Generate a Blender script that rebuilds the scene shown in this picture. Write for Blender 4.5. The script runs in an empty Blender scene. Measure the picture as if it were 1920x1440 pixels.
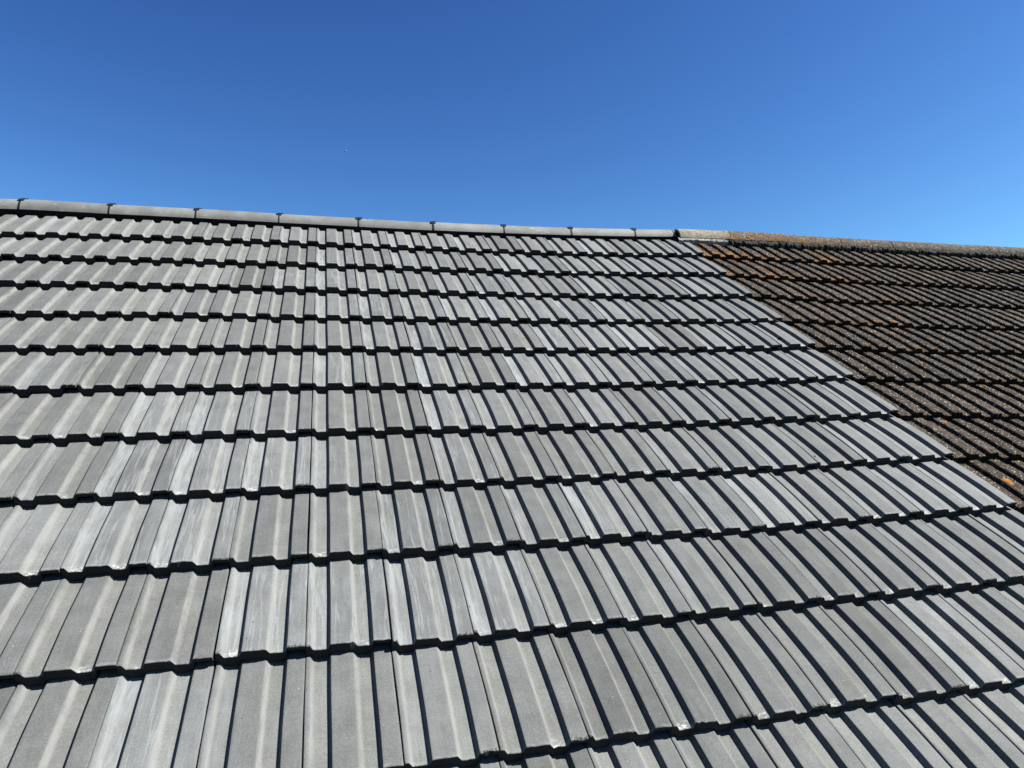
import bpy, math, random
import numpy as np
from mathutils import Matrix, Vector

# ------------------------------------------------------------------ camera, sky, sun, exposure
sc = bpy.context.scene
PITCH = math.radians(35.0)
RX = Matrix.Rotation(PITCH, 4, 'X')          # roof coordinates (u right, v up the slope, normal) to world

def rodrigues(w):
    t = math.sqrt(sum(a * a for a in w))
    return np.array(Matrix.Rotation(t, 3, Vector(w)))

CAM_R = rodrigues((2.0841533549147218, -0.15967899899081234, 0.2564822555830148))   # rows: right, down, forward
CAM_C = Vector((0.05466699167326291, -4.024319609857317, 1.4229642226565127))
cam = bpy.data.cameras.new('camera')
cam.sensor_width = 36.0
cam.lens = 36.0 * 1356.3454877 / 1920.0
cam.clip_start = 0.05
cam.clip_end = 20000
camo = bpy.data.objects.new('camera', cam)
sc.collection.objects.link(camo)
m = Matrix.Identity(4)
for k in range(3):
    m[k][0] = CAM_R[0][k]; m[k][1] = -CAM_R[1][k]; m[k][2] = -CAM_R[2][k]; m[k][3] = CAM_C[k]
camo.matrix_world = RX @ m
sc.camera = camo

SUN_ROOF = Vector((0.70, 0.22, 1.0)).normalized()
SUN = (RX.to_3x3() @ SUN_ROOF).normalized()
sun_el = math.asin(SUN.z)
sun_az = math.atan2(SUN.x, SUN.y)
w = bpy.data.worlds.new('World'); sc.world = w; w.use_nodes = True
wt = w.node_tree
bgn = wt.nodes['Background']
sky = wt.nodes.new('ShaderNodeTexSky')
sky.sky_type = 'NISHITA'; sky.sun_disc = False
sky.sun_elevation = sun_el; sky.sun_rotation = sun_az
sky.altitude = 0; sky.air_density = 1.0; sky.dust_density = 0.3; sky.ozone_density = 3.0
# deepen the clear sky (strongly polarised midday blue) without touching its shape
sep = wt.nodes.new('ShaderNodeSeparateColor'); cmb = wt.nodes.new('ShaderNodeCombineColor')
wt.links.new(sky.outputs['Color'], sep.inputs[0])
for ch, (pw, gn) in enumerate(((1.90, 0.229), (1.80, 0.277), (1.48, 0.416))):
    p1 = wt.nodes.new('ShaderNodeMath'); p1.operation = 'POWER'; p1.inputs[1].default_value = pw
    p2 = wt.nodes.new('ShaderNodeMath'); p2.operation = 'MULTIPLY'; p2.inputs[1].default_value = gn
    wt.links.new(sep.outputs[ch], p1.inputs[0]); wt.links.new(p1.outputs[0], p2.inputs[0])
    p3 = wt.nodes.new('ShaderNodeMath'); p3.operation = 'SMOOTH_MIN'; p3.inputs[1].default_value = (1.7, 3.5, 5.7)[ch]; p3.inputs[2].default_value = 0.8
    wt.links.new(p2.outputs[0], p3.inputs[0]); wt.links.new(p3.outputs[0], cmb.inputs[ch])
wt.links.new(cmb.outputs[0], bgn.inputs['Color'])
bgn.inputs['Strength'].default_value = 0.05
sl = bpy.data.lights.new('sun', 'SUN'); sl.energy = 5.0; sl.angle = math.radians(0.5); sl.color = (1.0, 0.985, 0.94)
slo = bpy.data.objects.new('sun', sl); sc.collection.objects.link(slo)
slo.rotation_euler = (-SUN).to_track_quat('-Z', 'Y').to_euler()
vs = sc.view_settings
vs.view_transform = 'Standard'; vs.look = 'None'; vs.gamma = 1.0; vs.use_curve_mapping = False
vs.exposure = 1.9
sc.cycles.max_bounces = 6
sc.cycles.diffuse_bounces = 3

# ------------------------------------------------------------------ helpers
rng = np.random.default_rng(7)
coll = sc.collection
GROUND = -5.2

def link(o, parent=None, local=None):
    """local: matrix in roof coordinates"""
    coll.objects.link(o)
    if local is not None:
        wm = RX @ local
    else:
        wm = Matrix.Identity(4)
    if parent is not None:
        o.parent = parent
        par = parent; off = Matrix.Identity(4)
        while par is not None:
            off = par.matrix_basis @ off
            par = par.parent
        o.matrix_basis = off.inverted() @ wm
    else:
        o.matrix_basis = wm
    return o

def thing(name, label, cat, loc):
    o = bpy.data.objects.new(name, None)
    o.empty_display_size = 0.3
    coll.objects.link(o)
    o.location = loc
    o.matrix_basis = Matrix.Translation(loc)
    o['label'] = label; o['category'] = cat
    return o

def mesh_np(name, V, F, mat, uv=None, rnd=None, smooth=35, edge=None):
    """V (n,3), F list/array of quads; uv (n,2) per vertex; rnd (n,3) or 3-tuple"""
    me = bpy.data.meshes.new(name)
    V = np.asarray(V, dtype=np.float32)
    if isinstance(F, np.ndarray):
        nf, k = F.shape
        me.vertices.add(len(V)); me.vertices.foreach_set('co', V.ravel())
        me.loops.add(nf * k); me.loops.foreach_set('vertex_index', F.ravel().astype(np.int32))
        me.polygons.add(nf)
        me.polygons.foreach_set('loop_start', np.arange(0, nf * k, k, dtype=np.int32))
        me.polygons.foreach_set('loop_total', np.full(nf, k, dtype=np.int32))
        me.update(calc_edges=True)
    else:
        me.from_pydata([tuple(map(float, v)) for v in V], [], F)
    me.validate()
    if uv is not None:
        ul = me.uv_layers.new(name='UVMap')
        li = np.empty(len(me.loops), dtype=np.int32); me.loops.foreach_get('vertex_index', li)
        ul.data.foreach_set('uv', np.asarray(uv, dtype=np.float32)[li].ravel())
    if rnd is not None:
        at = me.attributes.new('rnd', 'FLOAT_COLOR', 'POINT')
        r = np.asarray(rnd, dtype=np.float32)
        if r.ndim == 1:
            r = np.tile(r, (len(V), 1))
        r = np.concatenate([r, np.ones((len(r), 1), dtype=np.float32)], 1)
        at.data.foreach_set('color', r.ravel())
    if edge is not None:
        at = me.attributes.new('edge', 'FLOAT', 'FACE'); at.data.foreach_set('value', np.asarray(edge, dtype=np.float32))
    if smooth:
        me.polygons.foreach_set('use_smooth', np.ones(len(me.polygons), dtype=bool))
        me.set_sharp_from_angle(angle=math.radians(smooth))
    me.materials.append(mat)
    return me

def smooth_noise(n, cell, amp):
    k = max(2, int(n / cell) + 2)
    r = rng.normal(0, amp, k)
    return np.interp(np.linspace(0, k - 1.001, n), np.arange(k), r)

# ------------------------------------------------------------------ node helpers
class NT:
    def __init__(s, name):
        s.mat = bpy.data.materials.new(name); s.mat.use_nodes = True
        s.t = s.mat.node_tree; s.n = s.t.nodes; s.b = s.n['Principled BSDF']
    def new(s, k, **kw):
        nd = s.n.new(k)
        for a, v in kw.items(): setattr(nd, a, v)
        return nd
    def l(s, a, b): s.t.links.new(a, b)
    def setin(s, sock, v):
        if isinstance(v, (int, float)): sock.default_value = v
        elif isinstance(v, tuple): sock.default_value = v
        else: s.l(v, sock)
    def math(s, op, a, b=0.0, c=0.0, clamp=False):
        nd = s.new('ShaderNodeMath', operation=op, use_clamp=clamp)
        s.setin(nd.inputs[0], a); s.setin(nd.inputs[1], b)
        if len(nd.inputs) > 2: s.setin(nd.inputs[2], c)
        return nd.outputs[0]
    def mapr(s, v, a, b, c=0.0, d=1.0, interp='SMOOTHSTEP'):
        nd = s.new('ShaderNodeMapRange', interpolation_type=interp)
        s.setin(nd.inputs['Value'], v)
        nd.inputs['From Min'].default_value = a; nd.inputs['From Max'].default_value = b
        nd.inputs['To Min'].default_value = c; nd.inputs['To Max'].default_value = d
        return nd.outputs[0]
    def comb(s, x, y, z=0.0):
        nd = s.new('ShaderNodeCombineXYZ'); s.setin(nd.inputs[0], x); s.setin(nd.inputs[1], y); s.setin(nd.inputs[2], z)
        return nd.outputs[0]
    def noise(s, vec, scale, detail=3.0, rough=0.6, dist=0.0):
        nd = s.new('ShaderNodeTexNoise'); s.l(vec, nd.inputs['Vector'])
        nd.inputs['Scale'].default_value = scale; nd.inputs['Detail'].default_value = detail
        nd.inputs['Roughness'].default_value = rough; nd.inputs['Distortion'].default_value = dist
        return nd.outputs[0]
    def voro(s, vec, scale, out='Distance', feature='F1', rand=1.0):
        nd = s.new('ShaderNodeTexVoronoi', feature=feature); s.l(vec, nd.inputs['Vector'])
        nd.inputs['Scale'].default_value = scale; nd.inputs['Randomness'].default_value = rand
        return nd.outputs[out]
    def mix(s, f, a, b, blend='MIX'):
        nd = s.new('ShaderNodeMix', data_type='RGBA', blend_type=blend)
        s.setin(nd.inputs[0], f); s.setin(nd.inputs[6], a); s.setin(nd.inputs[7], b)
        return nd.outputs[2]
    def scale(s, col, f):
        nd = s.new('ShaderNodeVectorMath', operation='SCALE'); s.l(col, nd.inputs[0]); s.setin(nd.inputs['Scale'], f)
        return nd.outputs[0]

def c4(r, g, b): return (r * 0.535, g * 0.535, b * 0.535, 1.0)

def coords(T):
    uv = T.new('ShaderNodeUVMap', uv_map='UVMap')
    sp = T.new('ShaderNodeSeparateXYZ'); T.l(uv.outputs[0], sp.inputs[0])
    at = T.new('ShaderNodeAttribute', attribute_name='rnd')
    rs = T.new('ShaderNodeSeparateXYZ'); T.l(at.outputs['Vector'], rs.inputs[0])
    return sp.outputs[0], sp.outputs[1], rs.outputs[0], rs.outputs[1], rs.outputs[2]

def band(T, x, a, b, soft):
    lo = T.mapr(x, a - soft, a + soft); hi = T.mapr(x, b - soft, b + soft, 1.0, 0.0)
    return T.math('MULTIPLY', lo, hi)

# ---- smooth grey concrete of the newer tiles
def mat_new():
    T = NT('grey_tile_concrete')
    x, v, r, g, sd = coords(T)
    so = T.math('MULTIPLY', sd, 37.0)
    P = T.comb(T.math('ADD', x, so), T.math('ADD', v, T.math('MULTIPLY', sd, 11.0)), so)
    PS = T.comb(T.math('ADD', x, so), T.math('MULTIPLY', v, 0.12), so)          # stretched along the slope
    PH = T.comb(T.math('MULTIPLY', x, 0.10), T.math('ADD', v, so), so)          # fine cross striations
    base = T.mix(r, c4(0.091, 0.092, 0.0885), c4(0.150, 0.1517, 0.1460))
    m1 = T.mapr(T.noise(P, 14, 4, 0.6), 0.25, 0.75, 0.86, 1.13)
    m2 = T.mapr(T.noise(PS, 70, 3, 0.6), 0.25, 0.75, 0.93, 1.07)
    m3 = T.mapr(T.noise(PH, 260, 2, 0.6), 0.25, 0.75, 0.94, 1.06)
    gr = T.noise(P, 520, 3, 0.8)
    m4 = T.math('MULTIPLY', T.mapr(gr, 0.25, 0.75, 0.80, 1.20), T.mapr(T.noise(P, 210, 4, 0.8), 0.28, 0.72, 0.84, 1.16))
    f = T.math('MULTIPLY', T.math('MULTIPLY', m1, m2), T.math('MULTIPLY', m3, m4))
    col = T.scale(base, f)
    chn = T.math('ADD', band(T, x, 0.014, 0.054, 0.004), band(T, x, 0.112, 0.155, 0.004), clamp=True)
    col = T.mix(chn, T.mix(1.0, col, (0.94, 0.945, 0.945, 1), 'MULTIPLY'), T.mix(1.0, col, (1.17, 1.165, 1.13, 1), 'MULTIPLY'))
    # pale bluish bloom, mostly in the left channel of each tile
    left = T.mapr(x, 0.030, 0.075, 1.0, 0.32)
    bl = T.mapr(T.noise(PS, 55, 5, 0.65, 0.6), 0.36, 0.68)
    pat = T.mapr(T.noise(P, 6, 2, 0.5), 0.35, 0.6, 0.45, 1.0)
    fine = T.mapr(T.noise(PS, 260, 3, 0.7), 0.3, 0.7, 0.55, 1.15)
    eff = T.math('MULTIPLY', T.math('MULTIPLY', T.math('MULTIPLY', g, fine), left), T.math('MULTIPLY', T.math('ADD', 0.35, bl), pat), clamp=True)
    col = T.mix(T.math('MULTIPLY', eff, 0.85), col, c4(0.232, 0.248, 0.255))
    # run-off veins
    PV = T.comb(T.math('ADD', x, so), T.math('MULTIPLY', v, 0.045), so)
    vn = T.noise(PV, 34, 3, 0.55, 0.05)
    vein = T.mapr(T.math('ABSOLUTE', T.math('SUBTRACT', vn, 0.5)), 0.004, 0.022, 1.0, 0.0)
    vein = T.math('MULTIPLY', vein, T.mapr(g, 0.35, 1.0, 0.0, 0.30))
    col = T.mix(vein, col, c4(0.31, 0.325, 0.32))
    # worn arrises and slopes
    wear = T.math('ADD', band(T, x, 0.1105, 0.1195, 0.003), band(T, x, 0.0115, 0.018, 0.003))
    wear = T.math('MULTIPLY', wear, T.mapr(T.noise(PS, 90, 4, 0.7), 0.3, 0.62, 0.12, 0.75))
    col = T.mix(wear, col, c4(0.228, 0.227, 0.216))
    # scuffed, limy nose edge in the channels
    chan = T.math('ADD', band(T, x, 0.018, 0.052, 0.004), band(T, x, 0.118, 0.152, 0.004))
    nz = T.mapr(v, 0.004, 0.026, 1.0, 0.0)
    PW = T.comb(T.math('ADD', T.math('MULTIPLY', x, 0.6), so), v, so)
    sc1 = T.mapr(T.noise(PW, 130, 5, 0.75), 0.49, 0.60)
    some = T.mapr(T.noise(P, 9, 1, 0.5), 0.43, 0.62)
    sm = T.math('MULTIPLY', T.math('MULTIPLY', chan, nz), T.math('MULTIPLY', sc1, some))
    col = T.mix(T.math('MULTIPLY', sm, 0.85), col, c4(0.56, 0.56, 0.53))
    nz2 = T.mapr(v, 0.002, 0.012, 0.4, 0.0)
    col = T.mix(T.math('MULTIPLY', nz2, T.mapr(T.noise(PW, 90, 4, 0.7), 0.4, 0.65)), col, c4(0.30, 0.30, 0.29))
    # dark mortar crumbs and moss caught at the side lap
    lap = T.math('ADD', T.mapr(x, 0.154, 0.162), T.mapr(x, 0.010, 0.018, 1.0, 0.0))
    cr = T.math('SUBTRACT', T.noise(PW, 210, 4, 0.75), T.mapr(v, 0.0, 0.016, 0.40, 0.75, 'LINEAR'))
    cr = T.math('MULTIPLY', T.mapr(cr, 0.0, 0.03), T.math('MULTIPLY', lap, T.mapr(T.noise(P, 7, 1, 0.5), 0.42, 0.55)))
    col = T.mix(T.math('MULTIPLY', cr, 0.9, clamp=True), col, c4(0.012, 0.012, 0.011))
    # pale flecks and dark pits
    fl = T.mapr(T.voro(P, 55), 0.05, 0.10, 1.0, 0.0)
    flc = T.mapr(T.noise(P, 12, 2, 0.5), 0.56, 0.66, 0.0, 0.75)
    col = T.mix(T.math('MULTIPLY', fl, flc), col, c4(0.36, 0.36, 0.35))
    dk = T.mapr(T.voro(T.comb(T.math('ADD', x, T.math('ADD', so, 5.0)), T.math('ADD', v, so), so), 32), 0.045, 0.07, 1.0, 0.0)
    dkc = T.mapr(T.noise(P, 17, 2, 0.5), 0.53, 0.57)
    col = T.mix(T.math('MULTIPLY', T.math('MULTIPLY', dk, dkc), 0.85), col, c4(0.015, 0.015, 0.014))
    # darker nose coat; shade on nose, underside and tongue is painted in as well
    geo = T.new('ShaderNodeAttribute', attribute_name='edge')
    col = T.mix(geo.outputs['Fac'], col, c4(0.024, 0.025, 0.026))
    T.l(col, T.b.inputs['Base Color'])
    T.l(T.mapr(gr, 0.2, 0.8, 0.72, 0.92), T.b.inputs['Roughness'])
    T.b.inputs['Specular IOR Level'].default_value = 0.22
    bp = T.new('ShaderNodeBump'); bp.inputs['Strength'].default_value = 0.8; bp.inputs['Distance'].default_value = 0.0009
    hh = T.math('ADD', gr, T.math('MULTIPLY', T.noise(P, 220, 3, 0.6), 1.2))
    T.l(hh, bp.inputs['Height']); T.l(bp.outputs[0], T.b.inputs['Normal'])
    return T.mat

# ---- old weathered, lichened concrete
def mat_old(name='old_lichened_concrete', base_a=(0.019, 0.014, 0.010), base_b=(0.054, 0.041, 0.030), white=0.72, pale=None):
    T = NT(name)
    x, v, r, g, sd = coords(T)
    so = T.math('MULTIPLY', sd, 53.0)
    P = T.comb(T.math('ADD', x, so), T.math('ADD', v, T.math('MULTIPLY', sd, 17.0)), so)
    n0 = T.noise(P, 40, 4, 0.7)
    col = T.mix(T.mapr(n0, 0.3, 0.7), c4(*base_a), c4(*base_b))
    col = T.scale(col, T.mapr(r, 0, 1, 0.8, 1.25, 'LINEAR'))
    gr = T.noise(P, 420, 3, 0.75)
    col = T.scale(col, T.mapr(gr, 0.3, 0.7, 0.55, 1.5))
    # brown-red tint patches
    col = T.mix(T.mapr(T.noise(P, 18, 2, 0.5), 0.52, 0.7, 0.0, 0.3), col, c4(0.085, 0.055, 0.036))
    # white crustose specks
    vd = T.voro(P, 150); vd2 = T.voro(P, 80)
    dens = T.mapr(T.noise(P, 26, 3, 0.65), 0.38, 0.62, 0.05, 1.0)
    w1 = T.mapr(vd, 0.16, 0.34, 1.0, 0.0)
    pick = T.new('ShaderNodeSeparateXYZ'); T.l(T.voro(P, 150, 'Color'), pick.inputs[0])
    w1 = T.math('MULTIPLY', w1, T.mapr(T.math('ADD', pick.outputs[0], T.math('MULTIPLY', dens, 0.50)), 0.64, 0.80))
    pick2 = T.new('ShaderNodeSeparateXYZ'); T.l(T.voro(P, 80, 'Color'), pick2.inputs[0])
    w2 = T.math('MULTIPLY', T.mapr(vd2, 0.18, 0.32, 1.0, 0.0), T.mapr(T.math('ADD', pick2.outputs[0], T.math('MULTIPLY', dens, 0.30)), 0.88, 0.98))
    ws = T.math('MULTIPLY', T.math('MAXIMUM', w1, w2), white)
    col = T.mix(ws, col, c4(0.50, 0.465, 0.395))
    # yellow-orange lichen
    on = T.noise(P, 34, 6, 0.78, 0.3)
    noselip = T.math('MULTIPLY', T.mapr(v, 0.004, 0.05, 1.0, 0.0), T.mapr(g, 0.0, 0.5, 0.05, 0.07))
    on = T.math('ADD', on, noselip)
    th = T.math('SUBTRACT', on, T.mapr(g, 0.0, 1.0, 0.675, 0.525, 'LINEAR'))
    om = T.mapr(th, 0.0, 0.05)
    om = T.math('MULTIPLY', om, T.mapr(gr, 0.34, 0.55, 0.25, 1.0))
    oc = T.mix(T.mapr(T.noise(P, 160, 2, 0.6), 0.3, 0.7), c4(0.17, 0.068, 0.020), c4(0.40, 0.18, 0.045))
    col = T.mix(om, col, oc)
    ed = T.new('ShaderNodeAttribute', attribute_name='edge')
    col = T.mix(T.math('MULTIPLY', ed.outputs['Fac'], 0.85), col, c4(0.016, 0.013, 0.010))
    T.l(col, T.b.inputs['Base Color'])
    T.b.inputs['Roughness'].default_value = 0.95
    T.b.inputs['Specular IOR Level'].default_value = 0.10
    bp = T.new('ShaderNodeBump'); bp.inputs['Strength'].default_value = 0.9; bp.inputs['Distance'].default_value = 0.0022
    hh = T.math('ADD', T.math('MULTIPLY', gr, 0.8), T.math('ADD', T.math('MULTIPLY', ws, 0.5), T.math('ADD', n0, T.math('MULTIPLY', om, 0.6))))
    T.l(hh, bp.inputs['Height']); T.l(bp.outputs[0], T.b.inputs['Normal'])
    return T.mat

def mat_simple(name, col, rough=0.8, nscale=60, var=0.25, bump=0.001, spec=0.3):
    T = NT(name)
    tc = T.new('ShaderNodeTexCoord')
    n = T.noise(tc.outputs['Object'], nscale, 4, 0.65)
    a = T.new('ShaderNodeRGB'); a.outputs[0].default_value = c4(*col)
    T.l(T.scale(a.outputs[0], T.mapr(n, 0.25, 0.75, 1 - var, 1 + var)), T.b.inputs['Base Color'])
    T.b.inputs['Roughness'].default_value = rough
    T.b.inputs['Specular IOR Level'].default_value = spec
    bp = T.new('ShaderNodeBump'); bp.inputs['Strength'].default_value = 0.6; bp.inputs['Distance'].default_value = bump
    T.l(n, bp.inputs['Height']); T.l(bp.outputs[0], T.b.inputs['Normal'])
    return T.mat

def mat_ridge():
    T = NT('grey_ridge_concrete')
    x, v, r, g, sd = coords(T)
    so = T.math('MULTIPLY', sd, 29.0)
    P = T.comb(T.math('ADD', x, so), v, so)
    PL = T.comb(T.math('ADD', T.math('MULTIPLY', x, 0.18), so), v, so)
    gr = T.noise(P, 700, 2, 0.7)
    base = T.mix(r, c4(0.125, 0.126, 0.118), c4(0.165, 0.166, 0.155))
    f = T.math('MULTIPLY', T.mapr(T.noise(P, 9, 4, 0.6), 0.3, 0.7, 0.82, 1.2), T.mapr(gr, 0.2, 0.8, 0.88, 1.12))
    col = T.scale(base, f)
    s1 = T.mapr(T.noise(PL, 75, 5, 0.7), 0.60, 0.66)
    s1 = T.math('MULTIPLY', s1, T.mapr(T.noise(P, 7, 2, 0.5), 0.45, 0.6))
    col = T.mix(T.math('MULTIPLY', s1, 0.85), col, c4(0.40, 0.40, 0.38))
    T.l(col, T.b.inputs['Base Color'])
    T.b.inputs['Roughness'].default_value = 0.75; T.b.inputs['Specular IOR Level'].default_value = 0.35
    bp = T.new('ShaderNodeBump'); bp.inputs['Strength'].default_value = 0.5; bp.inputs['Distance'].default_value = 0.0006
    T.l(gr, bp.inputs['Height']); T.l(bp.outputs[0], T.b.inputs['Normal'])
    return T.mat

M_NEW = mat_new()
M_OLD = mat_old()
M_RIDGE = mat_ridge()
M_ORIDGE = mat_old('old_ridge_concrete', (0.045, 0.038, 0.030), (0.105, 0.090, 0.072), 1.0)
M_TRANS = mat_old('pale_old_ridge_concrete', (0.14, 0.12, 0.09), (0.24, 0.21, 0.165), 0.7)
M_MORTAR = mat_simple('dark_mossy_mortar', (0.035, 0.034, 0.031), 0.95, 120, 0.6, 0.004, 0.1)
M_MORTARP = mat_simple('pale_mortar', (0.30, 0.29, 0.27), 0.95, 150, 0.45, 0.003, 0.1)
M_PLAST = mat_simple('black_plastic', (0.010, 0.010, 0.012), 0.7, 40, 0.1, 0.0003, 0.1)
M_DECK = mat_simple('black_underlay', (0.006, 0.006, 0.007), 0.9, 30, 0.2, 0.0005, 0.1)
M_WALL = mat_simple('cream_render', (0.42, 0.39, 0.33), 0.9, 60, 0.15)
M_GRASS = mat_simple('garden_ground', (0.035, 0.038, 0.025), 0.95, 4, 0.5)
def mat_lichen():
    T = NT('orange_lichen')
    tc = T.new('ShaderNodeTexCoord'); P = tc.outputs['Object']
    n = T.noise(P, 330, 4, 0.75)
    col = T.mix(T.mapr(n, 0.35, 0.65), c4(0.16, 0.055, 0.015), c4(0.46, 0.20, 0.035))
    col = T.mix(T.mapr(T.noise(P, 190, 3, 0.7), 0.52, 0.60, 0.0, 0.85), col, c4(0.05, 0.035, 0.025))
    T.l(col, T.b.inputs['Base Color']); T.b.inputs['Roughness'].default_value = 0.95; T.b.inputs['Specular IOR Level'].default_value = 0.1
    bp = T.new('ShaderNodeBump'); bp.inputs['Strength'].default_value = 0.8; bp.inputs['Distance'].default_value = 0.002
    T.l(n, bp.inputs['Height']); T.l(bp.outputs[0], T.b.inputs['Normal'])
    return T.mat
M_LICHEN = mat_lichen()
M_MOON = mat_simple('pale_moon_rock', (0.30, 0.30, 0.30), 1.0, 0.3, 0.2, 0.01, 0.0)
M_MOSS = mat_simple('dark_moss', (0.012, 0.011, 0.008), 1.0, 300, 0.6, 0.003, 0.0)

# ------------------------------------------------------------------ roof surface (slightly uneven, as the real one)
W = 0.2
G = 0.3125721
DV = [-0.0071, -0.0032, 0.0034, 0.0100, 0.0020, 0.0020, 0.0, 0.0005, -0.0085, -0.0034, 0.0060, 0.004, 0.0]
ZC = [-0.0024573, 0.00568479, 0.00100742, 0.00083144, 0.01095929, 0.00139296]
OLD_S = -0.01

def vrow(j):
    return -(j * G + DV[min(j, 12)])

def Z(u, j):
    s = 0.0
    if u > 12: s = OLD_S * (u - 12) * W; u = 12
    if u < -9: u = -9
    if j > 11: j = 11
    a = u / 6; b = (j - 5) / 5
    return float(np.dot([a * a - 1, a ** 3 - a, a * b * a, a * b * b, b * b, b ** 3 - b], ZC)) + s

def frame_at(u, v, dz=0.0, jit=None):
    """rigid frame lying in the uneven roof surface at lateral tile coordinate u and slope coordinate v"""
    j = -v / G
    uc = u + 0.5
    z = Z(uc, j)
    dzu = (Z(uc + 0.5, j) - Z(uc - 0.5, j)) / W
    dzv = (Z(uc, j - 1) - Z(uc, j)) / G
    X = Vector((1, 0, dzu)).normalized(); Y = Vector((0, 1, dzv)); N = X.cross(Y).normalized(); Y = N.cross(X)
    M = Matrix.Identity(4)
    for k in range(3):
        M[k][0] = X[k]; M[k][1] = Y[k]; M[k][2] = N[k]
    M[0][3] = u * W; M[1][3] = v; M[2][3] = z - 0.5 * W * dzu + dz
    if jit is not None:
        M = M @ Matrix.Translation((jit[0], jit[1], jit[2])) @ Matrix.Rotation(jit[3], 4, 'Z') @ Matrix.Rotation(jit[4], 4, 'X')
    return M

# ------------------------------------------------------------------ tile meshes
H = 14.5
PROF_NEW = [(0.8, H - 2.0), (1.6, H - .5), (2.6, H), (8.8, H), (10.4, H - .7), (18.0, 0.9), (20.2, 0), (50.6, 0), (52.0, .5), (53.0, 1.8),
            (56.6, H - 2.0), (57.8, H - .5), (59.4, H), (108.6, H), (110.6, H - .7), (119.2, .9), (121.6, 0), (150.6, 0), (152.0, .5), (153.0, 1.8),
            (156.6, H - 2.0), (157.8, H - .5), (159.4, H), (196.4, H), (197.6, H - .5), (198.3, H - 2.0)]
HO = 15.0
PROF_OLD = [(0.0, 0.0), (8.0, 0.0), (36.0, 0), (38.5, .8), (43.5, HO - 2.5), (46.0, HO - .4), (49, HO), (86.0, HO), (89.0, HO - 1.0), (96.5, 1.4), (100.0, 0),
            (136.0, 0), (138.5, .8), (143.5, HO - 2.5), (146.0, HO - .4), (149, HO), (184.0, HO), (188, HO - 1.0), (190.5, HO - 4.0)]

def densify(prof, step):
    xs = []
    for (a, ha), (b, hb) in zip(prof[:-1], prof[1:]):
        n = max(1, int(math.ceil((b - a) / step)))
        for k in range(n): xs.append((a + (b - a) * k / n, ha + (hb - ha) * k / n))
    xs.append(prof[-1])
    return np.array(xs) / 1000.0

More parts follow.
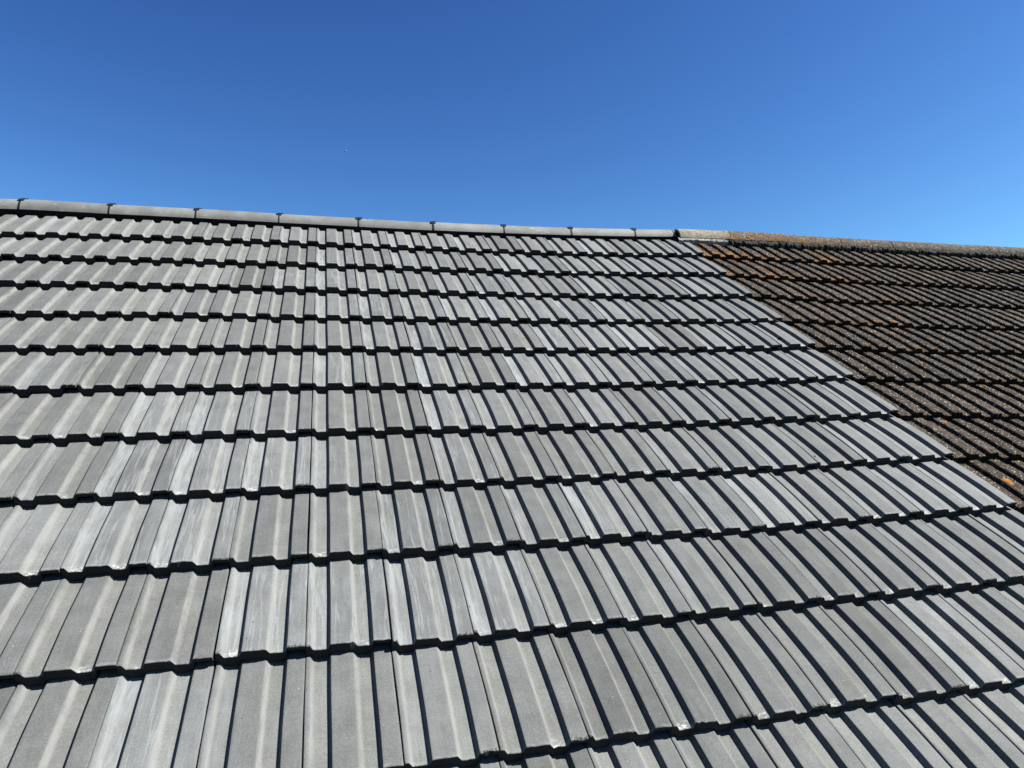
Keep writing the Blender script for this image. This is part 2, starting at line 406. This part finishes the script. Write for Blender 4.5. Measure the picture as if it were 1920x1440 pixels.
def tile_mesh(kind, name, rnd, extra_left=0.0, cut_right=None, top_cut=None):
    new = kind == 'new'
    pr = densify(PROF_NEW if new else PROF_OLD, 4.0 if new else 3.5)
    if cut_right is not None: pr = pr[pr[:, 0] <= cut_right]
    if extra_left:
        ex = np.arange(-extra_left, -0.001, 0.0035)
        pr = np.concatenate([np.stack([ex, np.zeros(len(ex))], 1), pr])
    x, h = pr[:, 0], pr[:, 1] - H / 1000 if new else pr[:, 1] - HO / 1000
    n = len(x)
    L = top_cut if top_cut else 0.372
    if new: ys = np.array([0, 0.0012, 0.0035, .008, .03, .06, .09, .12, .15, .18, .21, .24, .27, .30, .33, L])
    else: ys = np.concatenate([[0, .0015, .004], np.arange(.012, .34, .012), [L]])
    ys = ys[(ys < L - 1e-6) | (ys == L)]
    step = 0.0350 if new else 0.0330
    if top_cut: step = 0.026
    camb = 0.0054 if new else 0.0055
    t = ys / 0.372
    zc = -step * ys / G + 4 * camb * t * (1 - t)
    top = np.zeros((len(ys), n, 3)); bot = np.zeros((len(ys), n, 3))
    e1 = smooth_noise(n, 3, 0.0006 if new else 0.0016) + rng.normal(0, 0.00022 if new else 0.0010, n)
    # small chips on the nose arris
    if new:
        for _ in range(rng.integers(0, 3)):
            c = rng.uniform(0.02, 0.19); e1 = e1 + rng.uniform(.0010, .0036) * np.exp(-((x - c) / rng.uniform(.003, .010)) ** 2)
    thick = np.full(n, 0.0295)
    if new:
        thick = np.where(x > 0.1575, 0.0125 + smooth_noise(n, 2, 0.0006), thick)
        thick = thick + smooth_noise(n, 6, 0.0005)
    else:
        thick = thick + smooth_noise(n, 2, 0.0020) - 0.001
    for k, y in enumerate(ys):
        fall = math.exp(-y / 0.006)
        bev = -0.0016 if k == 0 else (-0.0004 if k == 1 else 0.0)
        if not new: bev *= 1.5
        top[k, :, 0] = x; top[k, :, 1] = y + e1 * fall
        nz = 0.0 if new else rng.normal(0, 0.0007, n)
        top[k, :, 2] = h + zc[k] + bev + nz - (e1.clip(0) * 0.6 * fall)
        if new: top[k, :, 0] += 0.0004 * math.sin(y * 19 + rnd[2] * 40)
        bot[k, :, 0] = x; bot[k, :, 1] = y + 0.0006
        bot[k, :, 2] = h + zc[k] - thick
    V = np.concatenate([top.reshape(-1, 3), bot.reshape(-1, 3)])
    m_ = len(ys); off = m_ * n
    I = np.arange(m_ * n).reshape(m_, n)
    def q(a, b, c, d): return np.stack([a.ravel(), b.ravel(), c.ravel(), d.ravel()], 1)
    F = [q(I[:-1, :-1], I[:-1, 1:], I[1:, 1:], I[1:, :-1])]
    B = I + off
    F.append(q(B[:-1, :-1], B[1:, :-1], B[1:, 1:], B[:-1, 1:]))
    nb = sum(len(f) for f in F)
    F.append(q(B[0, :-1], B[0, 1:], I[0, 1:], I[0, :-1])); ne = nb + len(F[-1])
    F.append(q(I[-1, :-1], I[-1, 1:], B[-1, 1:], B[-1, :-1]))
    F.append(q(B[:-1, 0], I[:-1, 0], I[1:, 0], B[1:, 0]))
    F.append(q(I[:-1, -1], B[:-1, -1], B[1:, -1], I[1:, -1]))
    F = np.concatenate(F)
    UV = V[:, :2].copy(); nt = 0
    # interlocking tongue that carries the neighbouring tile (set back from the nose)
    if new or True:
        x0, x1 = -0.036, 0.0015
        zt = -0.0138 if new else -0.014
        zb = -0.032
        if not extra_left:
            pts = []
            yl = [0.024, 0.10, 0.20, L - .01]
            for y in yl:
                zz = -step * y / G + 4 * camb * (y / .372) * (1 - y / .372)
                pts += [(x0, y, zt + zz), (x1, y, zt + zz), (x1, y, zb + zz), (x0, y, zb + zz)]
            o = len(V); V = np.concatenate([V, np.array(pts)])
            UV = np.concatenate([UV, np.array(pts)[:, :2]])
            fs = []
            for k in range(3):
                a = o + 4 * k; b = a + 4
                for c, d in ((0, 1), (1, 2), (2, 3), (3, 0)): fs.append((a + c, a + d, b + d, b + c))
            fs.append((o, o + 3, o + 2, o + 1))
            F = np.concatenate([F, np.array(fs)]); nt = len(fs)
    mat = M_NEW if new else M_OLD
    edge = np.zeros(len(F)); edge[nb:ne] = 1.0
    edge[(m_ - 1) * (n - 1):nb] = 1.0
    if nt: edge[-nt:] = 1.0  # tongue set fully dark, painting the black shade of its recess
    return V, F, UV, np.tile(np.array(rnd, dtype=np.float32), (len(V), 1)), mat, edge

def project(P):
    d = np.array(P) - np.array(CAM_C)
    c = CAM_R @ d
    if c[2] < 0.05: return None
    return (0.5 + 1356.35 / 1920 * c[0] / c[2], 0.5 + 1356.35 / 1440 * c[1] / c[2])

def clip_area(poly):
    """area of a projected quad clipped to the frame"""
    for axis, val, sgn in ((0, 0, 1), (0, 1, -1), (1, 0, 1), (1, 1, -1)):
        out = []
        for k in range(len(poly)):
            a, b = poly[k], poly[(k + 1) % len(poly)]
            da, db = sgn * (a[axis] - val), sgn * (b[axis] - val)
            if da >= 0: out.append(a)
            if da * db < 0:
                t = da / (da - db); out.append((a[0] + t * (b[0] - a[0]), a[1] + t * (b[1] - a[1])))
        poly = out
        if not poly: return 0.0
    s = 0
    for k in range(len(poly)):
        a, b = poly[k], poly[(k + 1) % len(poly)]
        s += a[0] * b[1] - a[1] * b[0]
    return abs(s) / 2

def tile_area(u, v):
    q = [project((a * W, b, 0)) for a, b in ((u, v), (u + 1, v), (u + 1, v + G), (u, v + G))]
    if any(p is None for p in q): return 0.0
    return clip_area(q)

new_roof = thing('house', 'house roof of smooth grey interlocking tiles with a neat clipped grey ridge', 'roof', Vector((-0.5, -0.5, GROUND)))
old_roof = thing('neighbouring_house', 'older dark brown tiled roof speckled with white and orange lichen beyond the grey tiles', 'roof', Vector((5.0, -0.5, GROUND)))

def tiles(kind, specs, parent):
    """specs: (u, v, options); the hundred that show largest are parts, the rest one mesh"""
    specs = sorted(specs, key=lambda s: -tile_area(s[0], s[1]))
    rest = []
    for n_, (u, v, opt) in enumerate(specs):
        new = kind == 'new'
        if new:
            # pale bloom comes in runs down a column and in certain courses, as on the real roof
            g = max(0.0, min(1.0, rng.normal(0.22, 0.25) + opt.get('bloom', 0)))
            r = min(1, max(0, rng.normal(0.45, 0.27)))
            jit = (rng.normal(0, .0009), rng.normal(0, .0018) - (.005 if rng.random() < .03 else 0), rng.normal(0, .0009), rng.normal(0, .0022), rng.normal(0, .0020))
        else:
            g = opt.get('orange', 0.0); r = rng.uniform(0, 1)
            jit = (rng.normal(0, .0010), rng.normal(0, .0030), rng.normal(0, .0012), rng.normal(0, .003), rng.normal(0, .003))
        rnd = (r, g, rng.uniform(0, 1))
        V, F, UV, RN, mat, ED = tile_mesh(kind, 'roof_tile', rnd, opt.get('extra_left', 0.0), opt.get('cut_right'), opt.get('top_cut'))
        M = frame_at(u, v, opt.get('dz', 0.0), jit)
        a = tile_area(u, v)
        if n_ < 100 and a > 0:
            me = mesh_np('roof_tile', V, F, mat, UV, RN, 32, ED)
            o = bpy.data.objects.new('roof_tile', me)
            link(o, parent, M)
            if new and g > 0.75: o['label'] = 'grey roof tile streaked with pale blue-white bloom'
            if not new and g > 0.8: o['label'] = 'old brown roof tile patched with orange lichen'
        else:
            A = np.array(M)
            V2 = V @ A[:3, :3].T + A[:3, 3]
            rest.append((V2, F, UV, RN, ED))
    if rest:
        o_ = 0; Vs, Fs, Us, Rs = [], [], [], []
        Es = []
        for V2, F, UV, RN, ED in rest:
            Es.append(ED)
            Vs.append(V2); Fs.append(F + o_); Us.append(UV); Rs.append(RN); o_ += len(V2)
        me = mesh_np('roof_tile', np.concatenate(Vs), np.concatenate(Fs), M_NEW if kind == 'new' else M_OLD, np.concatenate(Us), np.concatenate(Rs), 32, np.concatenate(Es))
        o = bpy.data.objects.new('roof_tile', me)
        link(o, parent, Matrix.Identity(4))
        o['kind'] = 'stuff'

BLOOM = {0: {-1: .5, 2: .3, 4: .6, 7: .3, 1: .3}, 1: {0: .9, 2: .6, 3: .3, 5: .3}, 2: {-1: .9, 0: .8, 4: .4, 5: .3},
         3: {0: .5, 1: .9, 2: .6, 3: .5, 6: .5, 7: .5, 9: .5, 4: .5}, 4: {2: .9, 1: .4, 5: .4, 6: .4, 7: .6, 10: .5},
         5: {-5: .2, 2: .9, 4: .5, 5: .5, 6: .3, 8: .3}, 6: {-4: .4, -3: .9, -2: .9, -1: .5, 2: .8, 3: .5, 9: .3},
         7: {-3: .9, -2: .9, -1: .9, 0: .6, 2: .6, 3: .3, 5: .2}, 8: {-3: .9, -2: .8, 0: .2, 1: .9, 3: .8, 4: .7, 6: .4, 7: .5, -4: .4},
         9: {-1: .9, 0: .9, 1: .5, 2: .9, -4: .2}, 10: {-2: .9, -1: .3, 5: .2}, 11: {0: .2, 4: .3}}
new_specs = []
for j in range(0, 13):
    for i in range(-13, 12):
        if j > 11 and (i < -6 or i > 11): continue
        o = {'bloom': BLOOM.get(j, {}).get(i, 0.14 if i >= 5 and j < 9 else -0.06)}  # right-hand default bloom also paints a sky sheen onto the upper tiles
        if j == 0: o['top_cut'] = 0.345
        new_specs.append((i, vrow(j), o))
tiles('new', new_specs, new_roof)

ODV = [0.012, 0.030, 0.034, 0.032, 0.038, 0.038, 0.036, 0.030, 0.03, 0.03, 0.03, 0.03, 0.03]
OX = 0.115       # first old tile starts a little right of the last grey one
old_specs = []
for j in range(0, 13):
    ncol = 20
    for i in range(0, ncol):
        u = 12 + OX + i
        dv = ODV[j] * min(1.0, 0.25 + i / 3.0)
        og = 0.0
        if j == 0: og = [0.98, 0.9, 0.8, .55, .75, .5, .3][i] if i < 7 else .1
        elif j == 1: og = [.75, .85, .5, .7, .35, .3, .4][i] if i < 7 else .1
        elif j == 2: og = [.3, .55, .35, .3, .6, .3][i] if i < 6 else .1
        elif j == 3: og = [.2, .2, .5, .65, .2][i] if i < 5 else .1
        elif j == 4: og = [.25, .1, .3, .45][i] if i < 4 else .1
        else: og = .22
        og = max(0, og + rng.normal(0, 0.06))
        o = {'orange': og, 'dz': -0.0015}
        if i == 0: o['extra_left'] = 0.021
        if j == 0: o['top_cut'] = 0.345
        old_specs.append((u, vrow(j) - dv, o))
tiles('old', old_specs, old_roof)

# ------------------------------------------------------------------ underlay, back slopes and house bodies
def box_mesh(name, x0, x1, y0, y1, z0, z1, mat):
    V = [(x0, y0, z0), (x1, y0, z0), (x1, y1, z0), (x0, y1, z0), (x0, y0, z1), (x1, y0, z1), (x1, y1, z1), (x0, y1, z1)]
    F = [(0, 3, 2, 1), (4, 5, 6, 7), (0, 1, 5, 4), (1, 2, 6, 5), (2, 3, 7, 6), (3, 0, 4, 7)]
    return mesh_np(name, V, F, mat, smooth=0)

APEX_V = 0.36
def house_body(parent, x0, x1):
    o = bpy.data.objects.new('roof_deck', box_mesh('roof_deck', x0, x1, -3.86, APEX_V, -0.14, -0.088, M_DECK)); link(o, parent, Matrix.Identity(4))
    ay = APEX_V * math.cos(PITCH); az = APEX_V * math.sin(PITCH) - 0.07
    e = 4.2
    back = Matrix.Translation((0, ay, az)) @ Matrix.Rotation(-PITCH, 4, 'X')
    o = bpy.data.objects.new('back_slope', box_mesh('back_slope', x0, x1, 0.0, e, -0.05, 0.0, M_MORTAR))
    coll.objects.link(o); o.parent = parent; o.matrix_basis = parent.matrix_basis.inverted() @ back
    yf = -3.72 * math.cos(PITCH); yb = ay + (e - .15) * math.cos(PITCH); zt = -3.72 * math.sin(PITCH) - 0.14
    pk = az - 0.16
    xa, xb = x0 + .02, x1 - .02
    V = []
    for xx in (xa, xb):
        V += [(xx, yf, GROUND), (xx, yb, GROUND), (xx, yb, zt), (xx, ay, pk), (xx, yf, zt)]
    F = [(0, 1, 2, 3, 4), (9, 8, 7, 6, 5), (0, 4, 9, 5), (1, 6, 7, 2), (4, 3, 8, 9), (3, 2, 7, 8), (0, 5, 6, 1)]
    me = mesh_np('wall', V, F, M_WALL, smooth=0)
    o = bpy.data.objects.new('wall', me)
    coll.objects.link(o); o.parent = parent; o.matrix_basis = parent.matrix_basis.inverted()
house_body(new_roof, -2.62, 2.405)
house_body(old_roof, 2.41, 6.4)

# ------------------------------------------------------------------ ridge
def interp(pts, u):
    return float(np.interp(u, [p[0] for p in pts], [p[1] for p in pts]))
VE = [(-13, .40), (-7.9, .355), (-5.6, .315), (-1.07, .282), (3.5, .277), (8, .293), (11.6, .303)]
RR = [(-13, .078), (-7.9, .0765), (-1, .070), (3.5, .068), (8, .0655), (11.6, .065)]
VEO = [(11.6, .245), (13.5, .240), (16, .250), (18.5, .262), (22.3, .288), (26.4, .300), (40, .31)]
RRO = [(11.6, .080), (13.5, .076), (16, .071), (18.5, .067), (22.3, .069), (26, .063), (40, .063)]
ZO = [(11.6, .016), (13.5, .024), (16, .028), (18.5, .024), (22.3, .018), (26, .024), (40, .024)]
NA = 22
def ridge_pt(u, a, dr, old=False):
    """a from 0 (lower edge on the camera's side) to pi"""
    if old: ve, r, z0 = interp(VEO, u), interp(RRO, u), Z(u, 0) + interp(ZO, u)
    else: ve, r, z0 = interp(VE, u), interp(RR, u), Z(u, 0) + 0.006
    cv = ve + r * math.cos(PITCH); cz = z0 - r * math.sin(PITCH)
    # world-horizontal and world-up in roof coordinates
    hx = (-math.cos(PITCH), math.sin(PITCH)); up = (math.sin(PITCH), math.cos(PITCH))
    rr = r + dr
    return np.array([u * W, cv + rr * (math.cos(a) * hx[0] + math.sin(a) * up[0]), cz + rr * (math.cos(a) * hx[1] + math.sin(a) * up[1])])

def ridge_shell(u0, u1, a0, a1, d_out, d_in, old=False, rough=0.0, nu=6, na=NA, bev=0.0015, profile=None):
    us = np.linspace(u0, u1, nu + 1)
    if bev: us = np.concatenate([[u0, u0 + bev / W], us[1:-1], [u1 - bev / W, u1]])
    as_ = np.linspace(a0, a1, na + 1)
    V, UV = [], []
    for s, d in ((0, d_out), (1, d_in)):
        for k, u in enumerate(us):
            dd = d - (bev if (s == 0 and bev and k in (0, len(us) - 1)) else 0)
            if profile is not None and s == 0: dd += profile((u - u0) / (u1 - u0))
            for a in as_:
                p = ridge_pt(u, a, dd + (rng.normal(0, rough) if s == 0 else 0), old)
                V.append(p); UV.append((u * W, a * 0.07))
    n = len(as_); m_ = len(us); I = np.arange(m_ * n).reshape(m_, n); B = I + m_ * n
    def q(a, b, c, d): return np.stack([a.ravel(), b.ravel(), c.ravel(), d.ravel()], 1)
    F = np.concatenate([q(I[:-1, :-1], I[1:, :-1], I[1:, 1:], I[:-1, 1:]), q(B[:-1, :-1], B[:-1, 1:], B[1:, 1:], B[1:, :-1]),
                        q(I[0, :-1], I[0, 1:], B[0, 1:], B[0, :-1]), q(I[-1, 1:], I[-1, :-1], B[-1, :-1], B[-1, 1:]),
                        q(I[1:, 0], I[:-1, 0], B[:-1, 0], B[1:, 0]), q(I[:-1, -1], I[1:, -1], B[1:, -1], B[:-1, -1])])
    return np.array(V), F, np.array(UV)

def ridge_obj(name, parent, VFU, mat, rnd=(.5, 0, .5), smooth=40):
    V, F, UV = VFU
    c = V.mean(0)
    me = mesh_np(name, V - c, F, mat, UV, rnd, smooth)
    o = bpy.data.objects.new(name, me)
    link(o, parent, Matrix.Translation(Vector(c)))
    return o

JU = [-12.38, -10.12, -7.865, -5.6, -3.33, -1.07, 1.215, 3.475, 5.72, 7.975, 10.205, 11.60]
for k in range(len(JU) - 1):
    u0, u1 = JU[k] + 0.012, JU[k + 1] - 0.012
    last = k == len(JU) - 2
    o = ridge_obj('ridge_tile', new_roof, ridge_shell(u0, u1, 0.0, math.pi, rng.normal(0, .0008), -0.013), M_RIDGE, (rng.uniform(0, 1), 0, rng.uniform(0, 1)))
    if not last:
        uj = JU[k + 1]
        # T-shaped black clip: broad cap near the crest and a stem down the joint
        V1, F1, U1 = ridge_shell(uj - 0.028, uj + 0.028, 0.02, 1.45, 0.0016, -0.010, bev=0.0, nu=1)
        V2, F2, U2 = ridge_shell(uj - 0.078, uj + 0.078, 0.76, 1.45, 0.0045, 0.0005, bev=0.001, nu=3, na=6)
        V3, F3, U3 = ridge_shell(uj - 0.030, uj + 0.12, 1.20, 1.50, 0.0065, 0.0005, bev=0.0, nu=1, na=3)
        V = np.concatenate([V1, V2, V3]); F = np.concatenate([F1, F2 + len(V1), F3 + len(V1) + len(V2)]); U = np.concatenate([U1, U2, U3])
        cl = ridge_obj('ridge_clip', o, (V, F, U), M_PLAST)
# union collar where the clipped ridge meets the old one
ridge_obj('ridge_collar', new_roof, ridge_shell(11.595, 11.665, 0.0, math.pi, 0.001, -0.014, profile=lambda t: 0.0035 * t), M_RIDGE)
# black ventilating strip dressed into the channels under the ridge
V, F = [], []
us = np.linspace(-12.9, 11.9, 500)
for k, u in enumerate(us):
    ve = interp(VE, u); z = Z(u, 0)
    V += [(u * W, ve + .004, z + .006), (u * W, ve + .001, z - .034), (u * W, ve - .003, z - .07), (u * W, ve + .03, z - .07)]
    if k:
        a = 4 * (k - 1); b = 4 * k
        for c in range(3): F.append((a + c, a + c + 1, b + c + 1, b + c))
me = mesh_np('ridge_vent_strip', V, F, M_PLAST, smooth=60)
o = bpy.data.objects.new('ridge_vent_strip', me); link(o, new_roof, Matrix.Identity(4))

# old ridge: one pale tile, then mortar-bedded speckled ones
OJ = [11.685, 13.50, 15.75, 18.0, 20.25, 22.5, 24.75, 27.0, 29.25, 31.5]
for k in range(len(OJ) - 1):
    u0, u1 = OJ[k] + 0.004, OJ[k + 1] - 0.008
    if k == 0:
        prof = lambda t: (0.005 if t > 0.93 else 0.0)
        o = ridge_obj('ridge_tile', old_roof, ridge_shell(u0, u1, 0.02, math.pi, 0.001, -0.014, True, 0.0006, nu=28, profile=prof), M_TRANS, (.7, .12, .31))
        o['label'] = 'pale tan ridge tile between the grey ridge and the lichened ridge'
    else:
        og = [0, .93, .86, .45, .2, .1, .1, .1, .1, .1][k]
        dd = rng.normal(0, .0015)
        o = ridge_obj('ridge_tile', old_roof, ridge_shell(u0, u1, 0.0, math.pi, dd, -0.014, True, 0.0012, nu=60, na=30), M_ORIDGE, (rng.uniform(.3, 1), og, rng.uniform(0, 1)), 60)
        if k == 1: o['label'] = 'old ridge tile crusted with orange lichen'

def mortar(u0, u1, mat, out, drop, rough, step):
    V, F = [], []
    us = np.arange(u0, u1, step)
    n1 = smooth_noise(len(us), 3, rough); n2 = smooth_noise(len(us), 2, rough * 1.3); n3 = smooth_noise(len(us), 2, rough)
    for k, u in enumerate(us):
        ve = interp(VEO, u); z0 = Z(u, 0); zz = interp(ZO, u)
        V += [(u * W, ve + .012, z0 + zz + .001), (u * W, ve - out * .3 + n1[k] * .5, z0 + zz - .003 + n3[k] * .4), (u * W, ve - out + n2[k], z0 + zz * .45 + n3[k]),
              (u * W, ve - out - .003 + n2[k] * .8, z0 - .012 + n1[k]), (u * W, ve - out * .7 + n1[k], z0 - drop), (u * W, ve + .03, z0 - drop)]
        if k:
            a = 6 * (k - 1); b = 6 * k
            for c in range(5): F.append((a + c, a + c + 1, b + c + 1, b + c))
    me = mesh_np('mortar_bedding', V, F, mat, smooth=25)
    o = bpy.data.objects.new('mortar_bedding', me); link(o, old_roof, Matrix.Identity(4))
    return o
o = mortar(11.62, 13.46, M_MORTARP, .012, .06, .0015, .03); o['label'] = 'pale mortar bed under the tan ridge tile'
mortar(13.46, 31.4, M_MORTAR, .022, .06, .0055, .025)

# ------------------------------------------------------------------ lichen crusts standing proud of the old tiles
def roof_hit(px, py, dz=0.0):
    """point on the roof surface seen at that place of the photograph (used once to read off real roof positions)"""
    d = CAM_R.T @ np.array([(px - 960) / 1356.35, (py - 720) / 1356.35, 1.0])
    t = -(CAM_C.z - 0.02 - dz) / d[2]
    for _ in range(6):
        p = np.array(CAM_C) + d * t
        z = Z(p[0] / W, max(-0.5, -p[1] / G)) + dz
        t = (z - CAM_C.z) / d[2]
    return np.array(CAM_C) + d * t

def old_surface(x, v):
    """height of the old tiles' upper face above the nominal roof surface, and the rib centre nearest to x"""
    y = 0.1
    for j in range(13):
        y = v - (vrow(j) - ODV[j])
        if 0 <= y < G: break
    c = (x - (12 + OX) * W) % W
    base = x - c
    xc = base + (0.067 if c < 0.117 else 0.166)
    return -0.033 * y / G + 4 * 0.0055 * (y / .372) * (1 - y / .372) + 0.0022, xc

def lichen(px, py, ru, rv):
    p = roof_hit(px, py, -0.015)
    h, xc = old_surface(p[0], p[1])
    p[0] = xc; p[2] = Z(p[0] / W, -p[1] / G) + h
    V = [(0, 0, .0011)]; F = []; n = 22
    ph = rng.uniform(0, 6, 3)
    for ring, (f, z) in enumerate(((.55, .0012), (.85, .0006), (1.0, -.003))):
        for k in range(n):
            a = 2 * math.pi * k / n
            wob = 1 + .14 * math.sin(3 * a + ph[0]) + .10 * math.sin(5 * a + ph[1]) + .07 * math.sin(9 * a + ph[2])
            V.append((ru * f * wob * math.cos(a), rv * f * wob * math.sin(a), z + rng.normal(0, .0004)))
    for k in range(n):
        k2 = (k + 1) % n
        F.append((0, 1 + k, 1 + k2))
        for r_ in range(2): F.append((1 + r_ * n + k, 1 + (r_ + 1) * n + k, 1 + (r_ + 1) * n + k2, 1 + r_ * n + k2))
    me = mesh_np('lichen_patch', V, F, M_LICHEN, smooth=60)
    o = bpy.data.objects.new('lichen_patch', me)
    link(o, old_roof, Matrix.Translation(Vector(p)) @ Matrix.Rotation(-0.085, 4, 'X'))
    return o
o = lichen(1889, 905, .017, .026); o['label'] = 'bright orange round lichen patch near the right edge'
for a in ((1740, 681, .012, .02), (1661, 623, .012, .014), (1635, 652, .009, .016), (1823, 574, .010, .014), (1678, 566, .010, .016),
          (1764, 788, .018, .012), (1862, 722, .012, .010), (1456, 511, .013, .018), (1478, 518, .010, .014), (1541, 590, .013, .012)):
    lichen(a[0], a[1], a[2] * .75, a[3] * .75)

def crumb(px, py, r):
    p = roof_hit(px, py, -0.010)
    y = (-(p[1]) / G) % 1.0
    V, F = [], []
    n = 9
    for a, (rr, z) in enumerate(((1.0, -.4), (1.05, .15), (.6, .75))):
        for k in range(n):
            t = 2 * math.pi * k / n
            q = r * rr * rng.uniform(.7, 1.25)
            V.append((q * math.cos(t), 1.3 * q * math.sin(t), r * z))
    V.append((0, 0, r * .9))
    for a in range(2):
        for k in range(n): F.append((a * n + k, a * n + (k + 1) % n, (a + 1) * n + (k + 1) % n, (a + 1) * n + k))
    for k in range(n): F.append((2 * n + k, 2 * n + (k + 1) % n, 3 * n))
    o = bpy.data.objects.new('moss_crumb', mesh_np('moss_crumb', V, F, M_MOSS, smooth=60))
    link(o, new_roof, Matrix.Translation(Vector(p)))
    return o
for a in ((1463, 634, .008), (1285, 462, .006), (987, 880, .004), (744, 543, .006), (1527, 856, .004), (300, 905, .005), (1160, 1345, .005)):
    crumb(*a)

# ------------------------------------------------------------------ ground and the tiny daytime moon
me = mesh_np('ground', [(-3000, -3000, 0), (3000, -3000, 0), (3000, 3000, 0), (-3000, 3000, 0)], [(0, 1, 2, 3)], M_GRASS, smooth=0)
o = bpy.data.objects.new('ground', me); coll.objects.link(o); o.location = (0, 0, GROUND); o['kind'] = 'structure'

import bmesh
bm = bmesh.new(); bmesh.ops.create_icosphere(bm, subdivisions=4, radius=1.0)
me = bpy.data.meshes.new('moon'); bm.to_mesh(me); bm.free()
me.materials.append(M_MOON)
for p in me.polygons: p.use_smooth = True
o = bpy.data.objects.new('moon', me); coll.objects.link(o)
d = CAM_R.T @ np.array([(648 - 960) / 1356.35, (283 - 720) / 1356.35, 1.0])
d = RX.to_3x3() @ Vector(d).normalized()
D = 9000.0
o.location = camo.matrix_world.translation + d * D
s = D * 1.5 / 1356.35
o.scale = (s, s, s)
o['label'] = 'tiny pale daytime moon, a faint speck high in the blue sky'
o['category'] = 'moon'
